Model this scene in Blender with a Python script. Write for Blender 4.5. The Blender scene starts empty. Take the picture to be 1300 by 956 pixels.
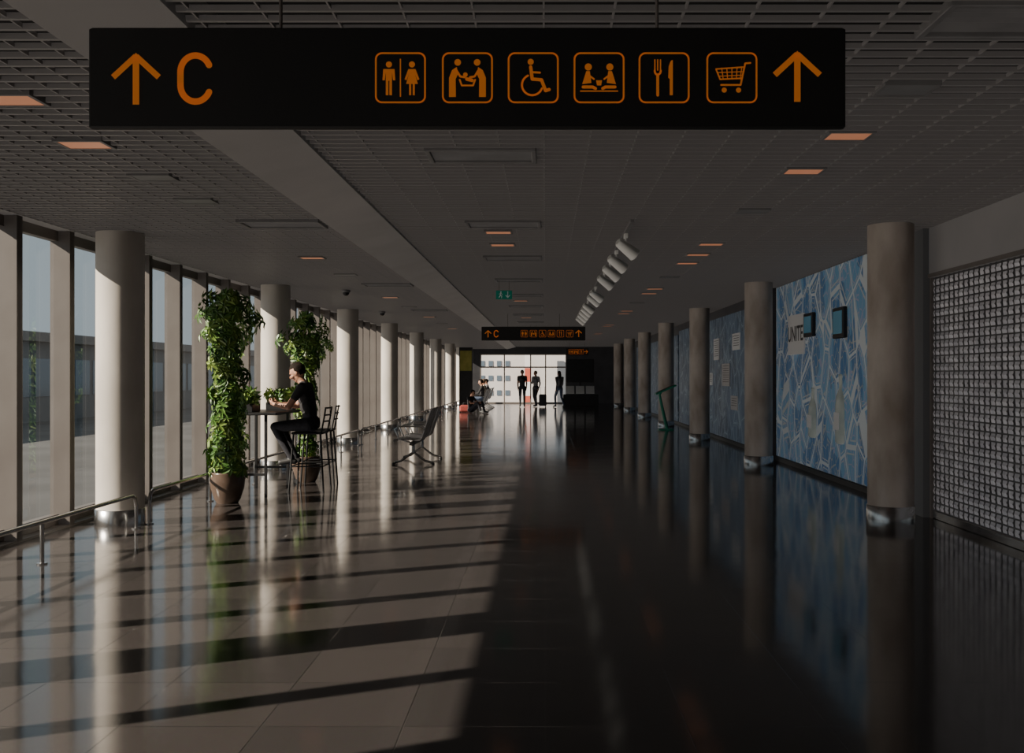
import bpy, bmesh, math, random
import numpy as np
from mathutils import Vector, Matrix, Euler
random.seed(7)
C = bpy.context.scene.collection
H = 1.48; F = 1264.0; VX = 692.0; VY = 477.0

# ---------------------------------------------------------------- materials
def new_mat(name, col=(.5,.5,.5), rough=.5, metal=0.0, emis=None, es=0.0, spec=.5):
    m = bpy.data.materials.new(name); m.use_nodes = True
    b = m.node_tree.nodes["Principled BSDF"]
    b.inputs["Base Color"].default_value = (*col, 1)
    b.inputs["Roughness"].default_value = rough
    b.inputs["Metallic"].default_value = metal
    b.inputs["Specular IOR Level"].default_value = spec
    if emis:
        b.inputs["Emission Color"].default_value = (*emis, 1)
        b.inputs["Emission Strength"].default_value = es
    return m

def noisy(name, c1, c2, scale=3, rough=.6, metal=0, bump=0.0, detail=6, stretch=(1,1,1), lo=.35, hi=.65, spec=.5):
    m = new_mat(name, c1, rough, metal, spec=spec); nt = m.node_tree; b = nt.nodes["Principled BSDF"]
    tc = nt.nodes.new("ShaderNodeTexCoord"); mp = nt.nodes.new("ShaderNodeMapping")
    mp.inputs["Scale"].default_value = stretch
    nz = nt.nodes.new("ShaderNodeTexNoise"); nz.inputs["Scale"].default_value = scale; nz.inputs["Detail"].default_value = detail
    cr = nt.nodes.new("ShaderNodeValToRGB")
    cr.color_ramp.elements[0].color = (*c1,1); cr.color_ramp.elements[1].color = (*c2,1)
    cr.color_ramp.elements[0].position = lo; cr.color_ramp.elements[1].position = hi
    L = nt.links.new
    L(tc.outputs["Object"], mp.inputs[0]); L(mp.outputs[0], nz.inputs["Vector"]); L(nz.outputs["Fac"], cr.inputs[0])
    L(cr.outputs[0], b.inputs["Base Color"])
    if bump:
        bp = nt.nodes.new("ShaderNodeBump"); bp.inputs["Strength"].default_value = bump; bp.inputs["Distance"].default_value = .01
        L(nz.outputs["Fac"], bp.inputs["Height"]); L(bp.outputs[0], b.inputs["Normal"])
    return m

def floor_mat():
    m = new_mat("polished_granite_tiles", (.03,.03,.03), .1); nt = m.node_tree; b = nt.nodes["Principled BSDF"]; L = nt.links.new
    tc = nt.nodes.new("ShaderNodeTexCoord")
    br = nt.nodes.new("ShaderNodeTexBrick"); br.offset = 0.0; br.squash = 1.0
    br.inputs["Scale"].default_value = 1.0
    br.inputs["Brick Width"].default_value = .6; br.inputs["Row Height"].default_value = .6
    br.inputs["Mortar Size"].default_value = .003; br.inputs["Mortar Smooth"].default_value = .3
    br.inputs["Color1"].default_value = (.046,.041,.040,1); br.inputs["Color2"].default_value = (.066,.058,.055,1)
    br.inputs["Mortar"].default_value = (.02,.018,.017,1)
    L(tc.outputs["Object"], br.inputs["Vector"])
    nz = nt.nodes.new("ShaderNodeTexNoise"); nz.inputs["Scale"].default_value = 60; nz.inputs["Detail"].default_value = 5
    L(tc.outputs["Object"], nz.inputs["Vector"])
    mx = nt.nodes.new("ShaderNodeMix"); mx.data_type = 'RGBA'; mx.blend_type = 'MULTIPLY'; mx.inputs["Factor"].default_value = .35
    L(br.outputs["Color"], mx.inputs["A"]); L(nz.outputs["Color"], mx.inputs["B"]); L(mx.outputs["Result"], b.inputs["Base Color"])
    n2 = nt.nodes.new("ShaderNodeTexNoise"); n2.inputs["Scale"].default_value = 1.6; n2.inputs["Detail"].default_value = 2
    L(tc.outputs["Object"], n2.inputs["Vector"])
    bp = nt.nodes.new("ShaderNodeBump"); bp.inputs["Strength"].default_value = .18; bp.inputs["Distance"].default_value = .009
    L(n2.outputs["Fac"], bp.inputs["Height"])
    b2 = nt.nodes.new("ShaderNodeBump"); b2.inputs["Strength"].default_value = .3; b2.inputs["Distance"].default_value = .002; b2.invert = True
    L(br.outputs["Fac"], b2.inputs["Height"]); L(bp.outputs[0], b2.inputs["Normal"]); L(b2.outputs[0], b.inputs["Normal"])
    rr = nt.nodes.new("ShaderNodeMapRange"); rr.inputs["To Min"].default_value = .07; rr.inputs["To Max"].default_value = .13
    L(n2.outputs["Fac"], rr.inputs["Value"]); L(rr.outputs[0], b.inputs["Roughness"])
    b.inputs["IOR"].default_value = 1.6
    return m

def glass_mat(name, tint):
    m = bpy.data.materials.new(name); m.use_nodes = True; nt = m.node_tree; nt.nodes.clear(); L = nt.links.new
    o = nt.nodes.new("ShaderNodeOutputMaterial"); t = nt.nodes.new("ShaderNodeBsdfTransparent"); t.inputs[0].default_value = (*tint,1)
    g = nt.nodes.new("ShaderNodeBsdfGlossy"); g.inputs["Roughness"].default_value = .01; g.inputs[0].default_value=(.8,.85,.9,1)
    lw = nt.nodes.new("ShaderNodeLayerWeight"); lw.inputs[0].default_value=.5
    p = nt.nodes.new("ShaderNodeMath"); p.operation='POWER'; p.inputs[1].default_value=4.0; L(lw.outputs["Facing"], p.inputs[0])
    r = nt.nodes.new("ShaderNodeMapRange"); r.inputs["To Min"].default_value=.05; r.inputs["To Max"].default_value=.9; L(p.outputs[0], r.inputs["Value"])
    mx = nt.nodes.new("ShaderNodeMixShader"); L(r.outputs[0], mx.inputs[0]); L(t.outputs[0], mx.inputs[1]); L(g.outputs[0], mx.inputs[2]); L(mx.outputs[0], o.inputs[0])
    return m

def mural_mat(name, c_bg, c_mid, c_line, scale, lw):
    m = new_mat(name, c_bg, .45); nt = m.node_tree; b = nt.nodes["Principled BSDF"]; L = nt.links.new
    tc = nt.nodes.new("ShaderNodeTexCoord"); mp = nt.nodes.new("ShaderNodeMapping"); mp.inputs["Scale"].default_value = (1,1,.75)
    mp.inputs["Rotation"].default_value = (.5,0,0)
    L(tc.outputs["Object"], mp.inputs[0])
    v = nt.nodes.new("ShaderNodeTexVoronoi"); v.feature = 'DISTANCE_TO_EDGE'; v.inputs["Scale"].default_value = scale; v.inputs["Randomness"].default_value=.85
    v2 = nt.nodes.new("ShaderNodeTexVoronoi"); v2.feature = 'F1'; v2.distance='MANHATTAN'; v2.inputs["Scale"].default_value = scale*.9
    v3 = nt.nodes.new("ShaderNodeTexVoronoi"); v3.feature = 'DISTANCE_TO_EDGE'; v3.inputs["Scale"].default_value = scale*3.1
    for x in (v, v2, v3): L(mp.outputs[0], x.inputs["Vector"])
    r1 = nt.nodes.new("ShaderNodeValToRGB"); r1.color_ramp.interpolation='CONSTANT'
    r1.color_ramp.elements[0].color=(*c_line,1); r1.color_ramp.elements[1].position=lw; r1.color_ramp.elements[1].color=(0,0,0,1)
    e=r1.color_ramp.elements.new(lw*2.2); e.color=(*[x*.8 for x in c_line],1); e=r1.color_ramp.elements.new(lw*2.8); e.color=(0,0,0,1)
    r1.color_ramp.elements[1].color=(0,0,0,1)
    r3 = nt.nodes.new("ShaderNodeValToRGB"); r3.color_ramp.interpolation='CONSTANT'
    r3.color_ramp.elements[0].color=(*[x*.6 for x in c_line],1); r3.color_ramp.elements[1].position=lw*1.1; r3.color_ramp.elements[1].color=(0,0,0,1)
    r2 = nt.nodes.new("ShaderNodeValToRGB"); r2.color_ramp.interpolation='CONSTANT'
    r2.color_ramp.elements[0].color=(*c_bg,1); r2.color_ramp.elements[1].position=.5; r2.color_ramp.elements[1].color=(*c_mid,1)
    L(v.outputs["Distance"], r1.inputs[0]); L(v3.outputs["Distance"], r3.inputs[0])
    sp = nt.nodes.new("ShaderNodeSeparateColor"); L(v2.outputs["Color"], sp.inputs[0]); L(sp.outputs[0], r2.inputs[0])
    a = nt.nodes.new("ShaderNodeMix"); a.data_type='RGBA'; a.blend_type='LIGHTEN'; a.inputs["Factor"].default_value=1
    c = nt.nodes.new("ShaderNodeMix"); c.data_type='RGBA'; c.blend_type='LIGHTEN'; c.inputs["Factor"].default_value=1
    L(r2.outputs[0], a.inputs["A"]); L(r1.outputs[0], a.inputs["B"]); L(a.outputs["Result"], c.inputs["A"]); L(r3.outputs[0], c.inputs["B"])
    L(c.outputs["Result"], b.inputs["Base Color"])
    return m

M = {}
M['floor'] = floor_mat()
M['slat'] = new_mat("ceiling_slat_metal", (.33,.315,.31), .45, .2)
M['plenum'] = new_mat("plenum_dark", (.012,.012,.012), .9)
M['bulk'] = noisy("bulkhead_paint", (.43,.415,.41), (.48,.465,.46), 1.5, .5)
M['wallgrey'] = noisy("wall_grey_paint", (.34,.33,.33), (.38,.37,.37), 1.2, .6)
M['walldark'] = noisy("wall_dark_panel", (.03,.03,.034), (.045,.045,.05), 2, .5)
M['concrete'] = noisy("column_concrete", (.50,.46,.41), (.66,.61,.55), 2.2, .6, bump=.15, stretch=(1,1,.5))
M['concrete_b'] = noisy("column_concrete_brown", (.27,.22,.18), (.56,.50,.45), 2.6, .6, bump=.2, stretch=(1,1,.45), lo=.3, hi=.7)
M['steel'] = noisy("brushed_steel", (.55,.54,.53), (.68,.67,.66), 8, .22, 1, stretch=(1,1,.2))
M['fin'] = noisy("window_frame_aluminium", (.12,.105,.096), (.15,.135,.125), 2, .45)
M['glass'] = glass_mat("tinted_window_glass", (.70,.76,.78))
M['glass_end'] = glass_mat("clear_end_glass", (.9,.92,.93))
M['black'] = noisy("black_powder_coat", (.008,.008,.009), (.014,.014,.015), 6, .45)
M['signblack'] = noisy("sign_black_panel", (.004,.004,.004), (.007,.006,.006), 3, .6)
M['orange'] = new_mat("sign_orange_film_glow", (.7,.2,.02), .5, 0, (1,.27,.03), .14)  # sign is unlit; weak emission put into the film to brighten it
M['lamp_o'] = new_mat("warm_downlight_lens", (.7,.35,.2), .4, 0, (1,.36,.18), .22)
M['lamp_off'] = noisy("grey_diffuser", (.18,.18,.18), (.22,.22,.22), 4, .5)
M['ventwhite'] = noisy("vent_frame_paint", (.16,.155,.155), (.2,.195,.195), 4, .5)
M['spotwhite'] = noisy("spotlight_white_body", (.75,.74,.7), (.8,.79,.75), 4, .4)
M['spotlens'] = new_mat("spotlight_lens", (.5,.48,.44), .2)
M['green'] = new_mat("exit_sign_green", (.0,.16,.11), .4, 0, (.0,.5,.33), .04)
M['white'] = new_mat("matt_white_print", (.75,.75,.75), .5)
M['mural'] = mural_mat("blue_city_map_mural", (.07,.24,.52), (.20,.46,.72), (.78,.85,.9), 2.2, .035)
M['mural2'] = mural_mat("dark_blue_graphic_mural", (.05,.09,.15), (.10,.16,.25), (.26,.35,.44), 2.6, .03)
M['cell'] = noisy("shutter_polycarbonate_cells", (.6,.6,.65), (.9,.9,.95), 7, .2, .1)
M['shutbar'] = noisy("shutter_link_bars", (.09,.09,.095), (.12,.12,.125), 5, .35, .6)
M['leafA'] = noisy("leaf_green", (.03,.09,.015), (.10,.20,.035), 6, .4)
M['leafB'] = noisy("leaf_bright_green", (.08,.16,.02), (.22,.30,.06), 6, .4)
M['bark'] = noisy("bark", (.08,.05,.03), (.15,.1,.06), 20, .8)
M['pot'] = noisy("brown_ceramic_pot", (.09,.06,.045), (.14,.10,.075), 5, .25)
M['soil'] = noisy("soil", (.02,.015,.01), (.05,.035,.02), 30, .9)
M['skin'] = noisy("skin", (.44,.22,.14), (.50,.27,.18), 6, .5)
M['hair'] = noisy("dark_hair", (.008,.005,.004), (.02,.013,.009), 60, .8, spec=.15)
M['hairfair'] = noisy("fair_hair", (.12,.08,.05), (.2,.14,.09), 60, .7, spec=.2)
M['eye'] = new_mat("eye_dark", (.03,.02,.02), .2)
M['lip'] = new_mat("lip", (.35,.12,.1), .5)
M['tee'] = noisy("black_tshirt_cotton", (.02,.019,.02), (.03,.028,.03), 25, .85)
M['trouser'] = noisy("dark_trousers", (.015,.015,.02), (.028,.028,.035), 30, .85)
M['denim'] = noisy("blue_denim", (.05,.07,.12), (.09,.12,.18), 30, .85)
M['beige'] = noisy("beige_cloth", (.35,.3,.24), (.45,.4,.33), 20, .85)
M['greycloth'] = noisy("grey_cloth", (.10,.10,.11), (.15,.15,.16), 20, .85)
M['redcloth'] = noisy("red_cloth", (.22,.03,.02), (.28,.05,.04), 20, .8)
M['shoe'] = new_mat("shoe_rubber", (.03,.03,.03), .5)
M['seat'] = noisy("perforated_seat_metal", (.10,.10,.11), (.16,.16,.17), 60, .35, .7)
M['chrome'] = new_mat("chrome", (.7,.7,.7), .15, 1)
M['kiosk'] = noisy("teal_green_stand", (.01,.16,.10), (.02,.22,.14), 4, .35)
M['screen'] = new_mat("cyan_screen", (.08,.22,.32), .2, 0, (.15,.55,.75), .04)
M['facade'] = noisy("pale_facade", (.50,.50,.49), (.60,.60,.59), .3, .7)
M['bluewin'] = new_mat("facade_blue_window", (.10,.14,.18), .1)
M['asphalt'] = noisy("apron_asphalt", (.06,.06,.06), (.09,.09,.09), .2, .9)
M['terminal'] = noisy("terminal_grey_cladding", (.10,.105,.11), (.14,.145,.15), .3, .6)
M['red'] = new_mat("tower_red", (.5,.10,.06), .5)
M['yellow'] = noisy("yellow_print", (.20,.19,.03), (.28,.25,.05), 4, .5)
M['boxclear'] = noisy("translucent_bottle_print", (.45,.52,.50), (.6,.66,.62), 4, .2)

# ---------------------------------------------------------------- mesh builder
class MB:
    def __init__(s): s.v=[]; s.f=[]; s.m=[]; s.mats=[]; s.smooth=[]
    def mi(s, k):
        if k not in s.mats: s.mats.append(k)
        return s.mats.index(k)
    def add(s, vs, fs, k, sm=False):
        o=len(s.v); s.v += [tuple(v) for v in vs]
        i=s.mi(k)
        for f in fs: s.f.append([o+a for a in f]); s.m.append(i); s.smooth.append(sm)
    def box(s, x0,x1,y0,y1,z0,z1,k, mat=None):
        vs=[Vector(p) for p in ((x0,y0,z0),(x1,y0,z0),(x1,y1,z0),(x0,y1,z0),(x0,y0,z1),(x1,y0,z1),(x1,y1,z1),(x0,y1,z1))]
        if mat is not None: vs=[mat@v for v in vs]
        s.add(vs, [(0,3,2,1),(4,5,6,7),(0,1,5,4),(1,2,6,5),(2,3,7,6),(3,0,4,7)], k)
    def bbox(s, x0,x1,y0,y1,z0,z1,k,b=.01, mat=None):
        def ring(z,i): return [(x0+i+b,y0+i,z),(x1-i-b,y0+i,z),(x1-i,y0+i+b,z),(x1-i,y1-i-b,z),(x1-i-b,y1-i,z),(x0+i+b,y1-i,z),(x0+i,y1-i-b,z),(x0+i,y0+i+b,z)]
        R=[ring(z0,b),ring(z0+b,0),ring(z1-b,0),ring(z1,b)]
        vs=[Vector(p) for r in R for p in r]
        if mat is not None: vs=[mat@v for v in vs]
        fs=[tuple(reversed(range(8))), tuple(range(24,32))]
        for j in range(3):
            for i in range(8):
                a=j*8+i; c=j*8+(i+1)%8; fs.append((a,c,c+8,a+8))
        s.add(vs,fs,k)
    def tube(s, pts, rads, k, n=12, caps=True, sm=True):
        pts=[Vector(p) for p in pts]
        if not hasattr(rads,'__len__'): rads=[rads]*len(pts)
        vs=[]; fs=[]; up=None
        for i,p in enumerate(pts):
            if i==0: d=pts[1]-p
            elif i==len(pts)-1: d=p-pts[i-1]
            else: d=(pts[i+1]-pts[i-1])
            d.normalize()
            if up is None:
                up = Vector((0,0,1)) if abs(d.z)<.9 else Vector((1,0,0))
            a=d.cross(up).normalized(); b=a.cross(d).normalized(); up=b
            for j in range(n):
                t=2*math.pi*j/n
                vs.append(p+(a*math.cos(t)+b*math.sin(t))*rads[i])
        for i in range(len(pts)-1):
            for j in range(n):
                q=(j+1)%n
                fs.append((i*n+j,i*n+q,(i+1)*n+q,(i+1)*n+j))
        s.add(vs,fs,k,sm)
        if caps:
            s.add(vs[:n],[tuple(range(n))],k); s.add(vs[-n:],[tuple(reversed(range(n)))],k)
    def lathe(s, prof, k, n=24, c=(0,0,0), sm=True):
        vs=[];fs=[]
        for r,z in prof:
            for j in range(n):
                t=2*math.pi*j/n; vs.append((c[0]+r*math.cos(t),c[1]+r*math.sin(t),c[2]+z))
        for i in range(len(prof)-1):
            for j in range(n):
                q=(j+1)%n; fs.append((i*n+j,i*n+q,(i+1)*n+q,(i+1)*n+j))
        s.add(vs,fs,k,sm)
        s.add(vs[:n],[tuple(reversed(range(n)))],k); s.add(vs[-n:],[tuple(range(n))],k)
    def build(s, name, parent=None, loc=(0,0,0), rot=None, fix=False):
        me=bpy.data.meshes.new(name); me.from_pydata(s.v,[],s.f)
        for k in s.mats: me.materials.append(M[k])
        me.polygons.foreach_set("material_index", s.m); me.polygons.foreach_set("use_smooth", s.smooth)
        me.update()
        if fix:
            bm=bmesh.new(); bm.from_mesh(me); bmesh.ops.recalc_face_normals(bm, faces=bm.faces); bm.to_mesh(me); bm.free()
        o=bpy.data.objects.new(name, me); C.objects.link(o); o.location=loc
        if rot: o.rotation_euler=rot
        if parent: o.parent=parent
        return o

def empty(name, loc, label, cat, rotz=0, group=None):
    o=bpy.data.objects.new(name,None); o.empty_display_size=.1; C.objects.link(o); o.location=loc; o.rotation_euler=(0,0,rotz)
    o["label"]=label; o["category"]=cat
    if group: o["group"]=group
    return o
def tag(o,label,cat,group=None):
    o["label"]=label; o["category"]=cat
    if group: o["group"]=group
    return o
def dup(root, loc, label=None, rotz=None):
    n=root.copy(); C.objects.link(n); n.location=loc
    if rotz is not None: n.rotation_euler=(0,0,rotz)
    if label: n["label"]=label
    for ch in root.children:
        c=ch.copy(); C.objects.link(c); c.parent=n
        for g in ch.children:
            d=g.copy(); C.objects.link(d); d.parent=c
    return n
def structure(o, label, cat="structure"):
    o["kind"]="structure"; o["label"]=label; o["category"]=cat; return o

XL=-4.86; XR=4.07; Y0=-6.0; Y1=53.0; ZL=2.90; ZR=3.02

# ---------------------------------------------------------------- shell
b=MB(); b.box(XL-.1,XR+.2,Y0,Y1+.1,-.2,0,'floor'); structure(b.build("floor"),"dark polished stone tile floor with glossy reflections","floor")
b=MB()
XB0=-2.03; XB1=-1.56; SH=.026
y=Y0
while y<Y1:
    b.box(XL+.1,XB0,y,y+.02,ZL,ZL+SH,'slat'); b.box(XB1,XR,y,y+.02,ZR,ZR+SH,'slat'); y+=.12
x=XL+.15
while x<XB0: b.box(x,x+.008,Y0,Y1,ZL+.006,ZL+SH,'slat'); x+=.16
x=XB1+.05
while x<XR: b.box(x,x+.008,Y0,Y1,ZR+.008,ZR+SH,'slat'); x+=.3
b.box(XL-.1,XR+.2,Y0,Y1+.1,3.3,3.4,'plenum')
structure(b.build("ceiling"),"grey open-cell metal slat ceiling","ceiling")
b=MB(); P=[(XB0,2.885),(XB1,3.0),(XB1,3.2),(XB0,3.2)]
b.add([(x,Y0,z) for x,z in P]+[(x,Y1,z) for x,z in P],[(0,1,5,4),(1,2,6,5),(2,3,7,6),(3,0,4,7),(3,2,1,0),(4,5,6,7)],'bulk')
structure(b.build("trim_1",fix=True),"smooth grey ceiling bulkhead running along the hall","ceiling trim")
b=MB(); b.box(XR,XR+.2,Y0,10.4,0,3.3,'wallgrey'); b.box(XR,XR+.2,10.4,Y1,0,3.3,'walldark'); structure(b.build("wall_right"),"grey painted and dark panelled hall wall","wall")
b=MB(); b.box(XL-.06,XL+.22,Y0,Y1,ZL,3.3,'wallgrey'); b.box(XL-.06,XL+.2,Y0,Y1,-.2,.02,'fin'); structure(b.build("wall_left"),"grey fascia above and below the glazed facade","wall")
b=MB(); b.box(XL,XR,Y0-.1,Y0,0,3.3,'wallgrey'); structure(b.build("wall_back"),"plain grey wall behind the hall entrance","wall")
b=MB(); WX0,WX1=-3.46,1.15
b.box(XL,WX0,Y1,Y1+.12,0,3.3,'walldark'); b.box(WX1,XR,Y1,Y1+.12,0,3.3,'walldark'); b.box(WX0,WX1,Y1,Y1+.12,2.65,3.3,'walldark')
structure(b.build("wall_end"),"dark end wall around a large glazed opening","wall")
b=MB()
for x in (WX0,-2.2,-.8,.0,WX1-.06): b.box(x,x+.06,Y1,Y1+.1,0,2.65,'fin')
for z in (0,1.9,2.58): b.box(WX0,WX1,Y1+.01,Y1+.09,z,z+.07,'fin')
b.add([(WX0,Y1+.05,0),(WX1,Y1+.05,0),(WX1,Y1+.05,2.65),(WX0,Y1+.05,2.65)],[(0,1,2,3)],'glass_end'); structure(b.build("window_end"),"full height glazed end window with thin mullions","window")
pitch=.98; base=8.83; wbase=None; n=1
k=math.ceil((Y0-base)/pitch)
while base+k*pitch < Y1-.2:
    yy=base+k*pitch
    if wbase is None:
        b=MB(); b.box(0,.2,-.035,.035,.02,ZL,'fin'); b.box(.17,.2,-.05,.05,.02,ZL,'fin')
        b.box(0,.08,.035,pitch-.035,.02,.12,'fin'); b.box(0,.08,.035,pitch-.035,ZL-.1,ZL,'fin')
        b.add([(.035,.035,.12),(.035,pitch-.035,.12),(.035,pitch-.035,ZL-.1),(.035,.035,ZL-.1)],[(0,1,2,3)],'glass')
        o=b.build("window_1",loc=(XL,yy,0)); wbase=o
    else:
        o=wbase.copy(); C.objects.link(o); o.location=(XL,yy,0); o.name="window_%d"%n
    structure(o,"tall tinted window pane with deep grey mullion fin","window"); n+=1; k+=1
b=MB(); b.box(XR-.03,XR,10.9,Y1,0,.07,'black'); structure(b.build("baseboard_right"),"black recessed skirting below wall panels","baseboard")
b=MB(); b.box(XR-.12,XR,10.4,11.0,0,ZR,'terminal'); structure(b.build("trim_2"),"dark grey pilaster beside the shutter","trim")
b=MB(); b.box(XR-.18,XR,17.5,19.2,0,ZR,'walldark'); structure(b.build("trim_3"),"dark wall pier between graphic panels","trim")
b=MB(); b.box(XR-.06,XR,5.0,10.4,2.5,ZR,'wallgrey'); b.box(XR-.075,XR-.06,5.0,10.4,2.5,2.54,'fin'); structure(b.build("trim_4"),"pale grey fascia panel above the roller shutter","trim")

# ---------------------------------------------------------------- columns
def column(name,matk,label,grp,loc,h):
    e=empty(name,loc,label,"column",group=grp)
    b=MB(); b.lathe([(.228,0),(.228,h)],matk,40); b.build("shaft",e)
    b=MB(); b.lathe([(.24,.0),(.24,.155),(.232,.16)],'steel',40); b.build("steel_base",e)
    return e
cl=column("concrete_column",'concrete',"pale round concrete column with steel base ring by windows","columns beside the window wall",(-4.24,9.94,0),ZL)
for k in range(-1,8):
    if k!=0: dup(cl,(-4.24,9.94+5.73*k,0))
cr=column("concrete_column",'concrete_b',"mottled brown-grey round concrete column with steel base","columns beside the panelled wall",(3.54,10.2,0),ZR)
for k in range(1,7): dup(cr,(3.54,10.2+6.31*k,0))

# ---------------------------------------------------------------- sign system
class Flat(MB):
    def poly(s,pts,k): s.add([(p[0],0,p[1]) for p in pts],[tuple(range(len(pts)))],k)
    def circ(s,cx,cz,r,k,n=20): s.poly([(cx+r*math.cos(2*math.pi*i/n),cz+r*math.sin(2*math.pi*i/n)) for i in range(n)],k)
    def line(s,pts,w,k,closed=False,round_=True):
        P=[Vector(p) for p in pts]
        if closed: P.append(P[0])
        for a,c in zip(P,P[1:]):
            d=(c-a)
            if d.length<1e-9: continue
            d.normalize(); q=Vector((-d.y,d.x))*w/2
            s.poly([a+q*-1,c+q*-1,c+q,a+q],k)
        if round_:
            for p in (P if closed else P): s.circ(p.x,p.y,w/2,k,12)
    def arc(s,cx,cz,rx,rz,a0,a1,w,k,n=28):
        s.line([(cx+rx*math.cos(math.radians(a0+(a1-a0)*i/n)),cz+rz*math.sin(math.radians(a0+(a1-a0)*i/n))) for i in range(n+1)],w,k)
def rrect(cx,cz,h,r,n=6):
    pts=[]
    for qx,qz,a in ((1,1,0),(-1,1,90),(-1,-1,180),(1,-1,270)):
        for i in range(n+1):
            t=math.radians(a+90*i/n); pts.append((cx+qx*(h-r)+r*math.cos(t),cz+qz*(h-r)+r*math.sin(t)))
    return pts
K='orange'
def picto(kind,u):
    f=Flat(); 
    f.line(rrect(0,0,u*.96,u*.24),u*.07,K,closed=True)
    P=lambda pts:[(a*u,c*u) for a,c in pts]
    if kind=='toilets':
        f.line(P([(0,-.72),(0,.72)]),u*.05,K)
        f.circ(-.45*u,.52*u,.12*u,K); f.poly(P([(-.67,.34),(-.23,.34),(-.2,-.1),(-.29,-.1),(-.33,.2),(-.33,-.68),(-.43,-.68),(-.43,-.12),(-.47,-.12),(-.47,-.68),(-.57,-.68),(-.57,.2),(-.61,-.1),(-.7,-.1)]),K)
        f.circ(.45*u,.52*u,.12*u,K); f.poly(P([(.31,.34),(.59,.34),(.74,-.06),(.66,-.1),(.57,.14),(.68,-.24),(.56,-.24),(.56,-.68),(.48,-.68),(.48,-.24),(.42,-.24),(.42,-.68),(.34,-.68),(.34,-.24),(.22,-.24),(.33,.14),(.24,-.1),(.16,-.06)]),K)
    elif kind=='baby':
        for s in (-1,1):
            f.circ(s*.38*u,.6*u,.13*u,K)
            f.poly(P([(s*.42,.42),(s*.6,.3),(s*.72,.0),(s*.72,-.75),(s*.45,-.75),(s*.46,-.05),(s*.36,.15)]),K)
            f.line(P([(s*.42,.28),(s*.28,.05),(s*.1,.02)]),u*.08,K)
        f.line(P([(-.3,-.08),(-.22,-.3),(.22,-.3),(.3,-.08)]),u*.07,K)
        f.circ(-.08*u,.12*u,.09*u,K); f.line(P([(-.02,-.05),(.18,-.1)]),u*.14,K)
    elif kind=='wheelchair':
        f.circ(-.1*u,.62*u,.12*u,K); f.line(P([(-.1,.42),(-.04,-.05),(.32,-.08),(.48,-.5),(.62,-.46)]),u*.13,K)
        f.line(P([(-.06,.22),(.26,.2)]),u*.08,K); f.arc(-.04*u,-.28*u,.4*u,.4*u,115,340,u*.08,K)
    elif kind=='playroom':
        for s in (-1,1):
            f.circ(s*.42*u,.42*u,.14*u,K)
            f.poly(P([(s*.36,.26),(s*.5,.26),(s*.66,-.25),(s*.3,-.2)]),K)
            f.line(P([(s*.62,-.36),(s*.25,-.36),(s*.14,-.42)]),u*.12,K); f.line(P([(s*.4,.1),(s*.2,-.05)]),u*.07,K)
        f.poly(P([(-.12,-.1),(.12,-.1),(.08,-.3),(-.08,-.3)]),K)
        f.line(P([(-.72,-.52),(.72,-.52)]),u*.05,K)
    elif kind=='restaurant':
        for x in (-.36,-.25,-.14): f.line(P([(x,.7),(x,.3)]),u*.05,K)
        f.arc(-.25*u,.28*u,.12*u,.16*u,180,360,u*.08,K,10); f.line(P([(-.25,.12),(-.25,-.68)]),u*.11,K)
        f.poly(P([(.22,-.68),(.34,-.68),(.34,.7),(.26,.66),(.18,.45),(.16,.0),(.22,-.05)]),K)
    elif kind=='cart':
        f.line(P([(.72,.58),(.52,.56),(.34,-.28),(-.42,-.28)]),u*.07,K)
        f.line(P([(.5,.42),(-.62,.34),(-.46,-.06),(.38,-.02)]),u*.06,K)
        for t in (-.4,-.2,.0,.2,.38): f.line(P([(t,.38),(t*.85,-.05)]),u*.035,K)
        f.line(P([(-.58,.2),(.46,.24)]),u*.035,K); f.line(P([(-.52,.06),(.42,.1)]),u*.035,K)
        for x in (-.3,.26): f.circ(x*u,-.48*u,.1*u,K)
    return f
def arrow(u,rot=0,K='orange'):
    f=Flat(); c,s=math.cos(rot),math.sin(rot); R=lambda pts:[((a*c-d*s)*u,(a*s+d*c)*u) for a,d in pts]
    f.line(R([(0,-1),(0,.88)]),u*.25,K,round_=False)
    f.line(R([(-.88,.05),(0,.86),(.88,.05)]),u*.23,K,round_=False); f.poly(R([(-.16,.8),(0,.99),(.16,.8)]),K)
    return f
def make_sign(loc,w,h,s,items,label,rods,ztop):
    e=empty("hanging_sign",loc,label,"sign")
    b=MB(); b.bbox(-w/2,w/2,0,.03,-h/2,h/2,'signblack',.006); b.build("panel",e)
    for kind,px,pz,sz in items:
        if kind=='arrow_up': f=arrow(sz*s); nm="arrow"
        elif kind=='arrow_right': f=arrow(sz*s,-math.pi/2); nm="arrow"
        elif kind=='C':
            f=Flat(); u=sz*s; f.arc(0,.24*u,.56*u,.62*u,25,180,u*.24,K); f.line([(-.56*u,.24*u),(-.56*u,-.24*u)],u*.24,K); f.arc(0,-.24*u,.56*u,.62*u,180,335,u*.24,K); nm="letter_c"
        else: f=picto(kind,sz*s); nm="pictogram_"+kind
        f.build(nm,e,loc=(px*s,-.003,pz*s))
    for x in rods:
        b=MB(); b.tube([(x,.015,h/2-.005),(x,.015,ztop-loc[2])],.006,'fin',8); b.build("hanging_rod",e)
    return e
Ys=3.4; s=Ys/F
cx,cz=593,98.5
it=[('arrow_up',173,100,33),('C',248.5,100,34)]
it+=[(k,x,99,32.5) for k,x in zip(('toilets','baby','wheelchair','playroom','restaurant','cart'),(508.5,593.5,677,760.5,843,929))]
it+=[('arrow_up',1012,97,32.5)]
items=[(k,px-cx,cz-pz,sz) for k,px,pz,sz in it]
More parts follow.
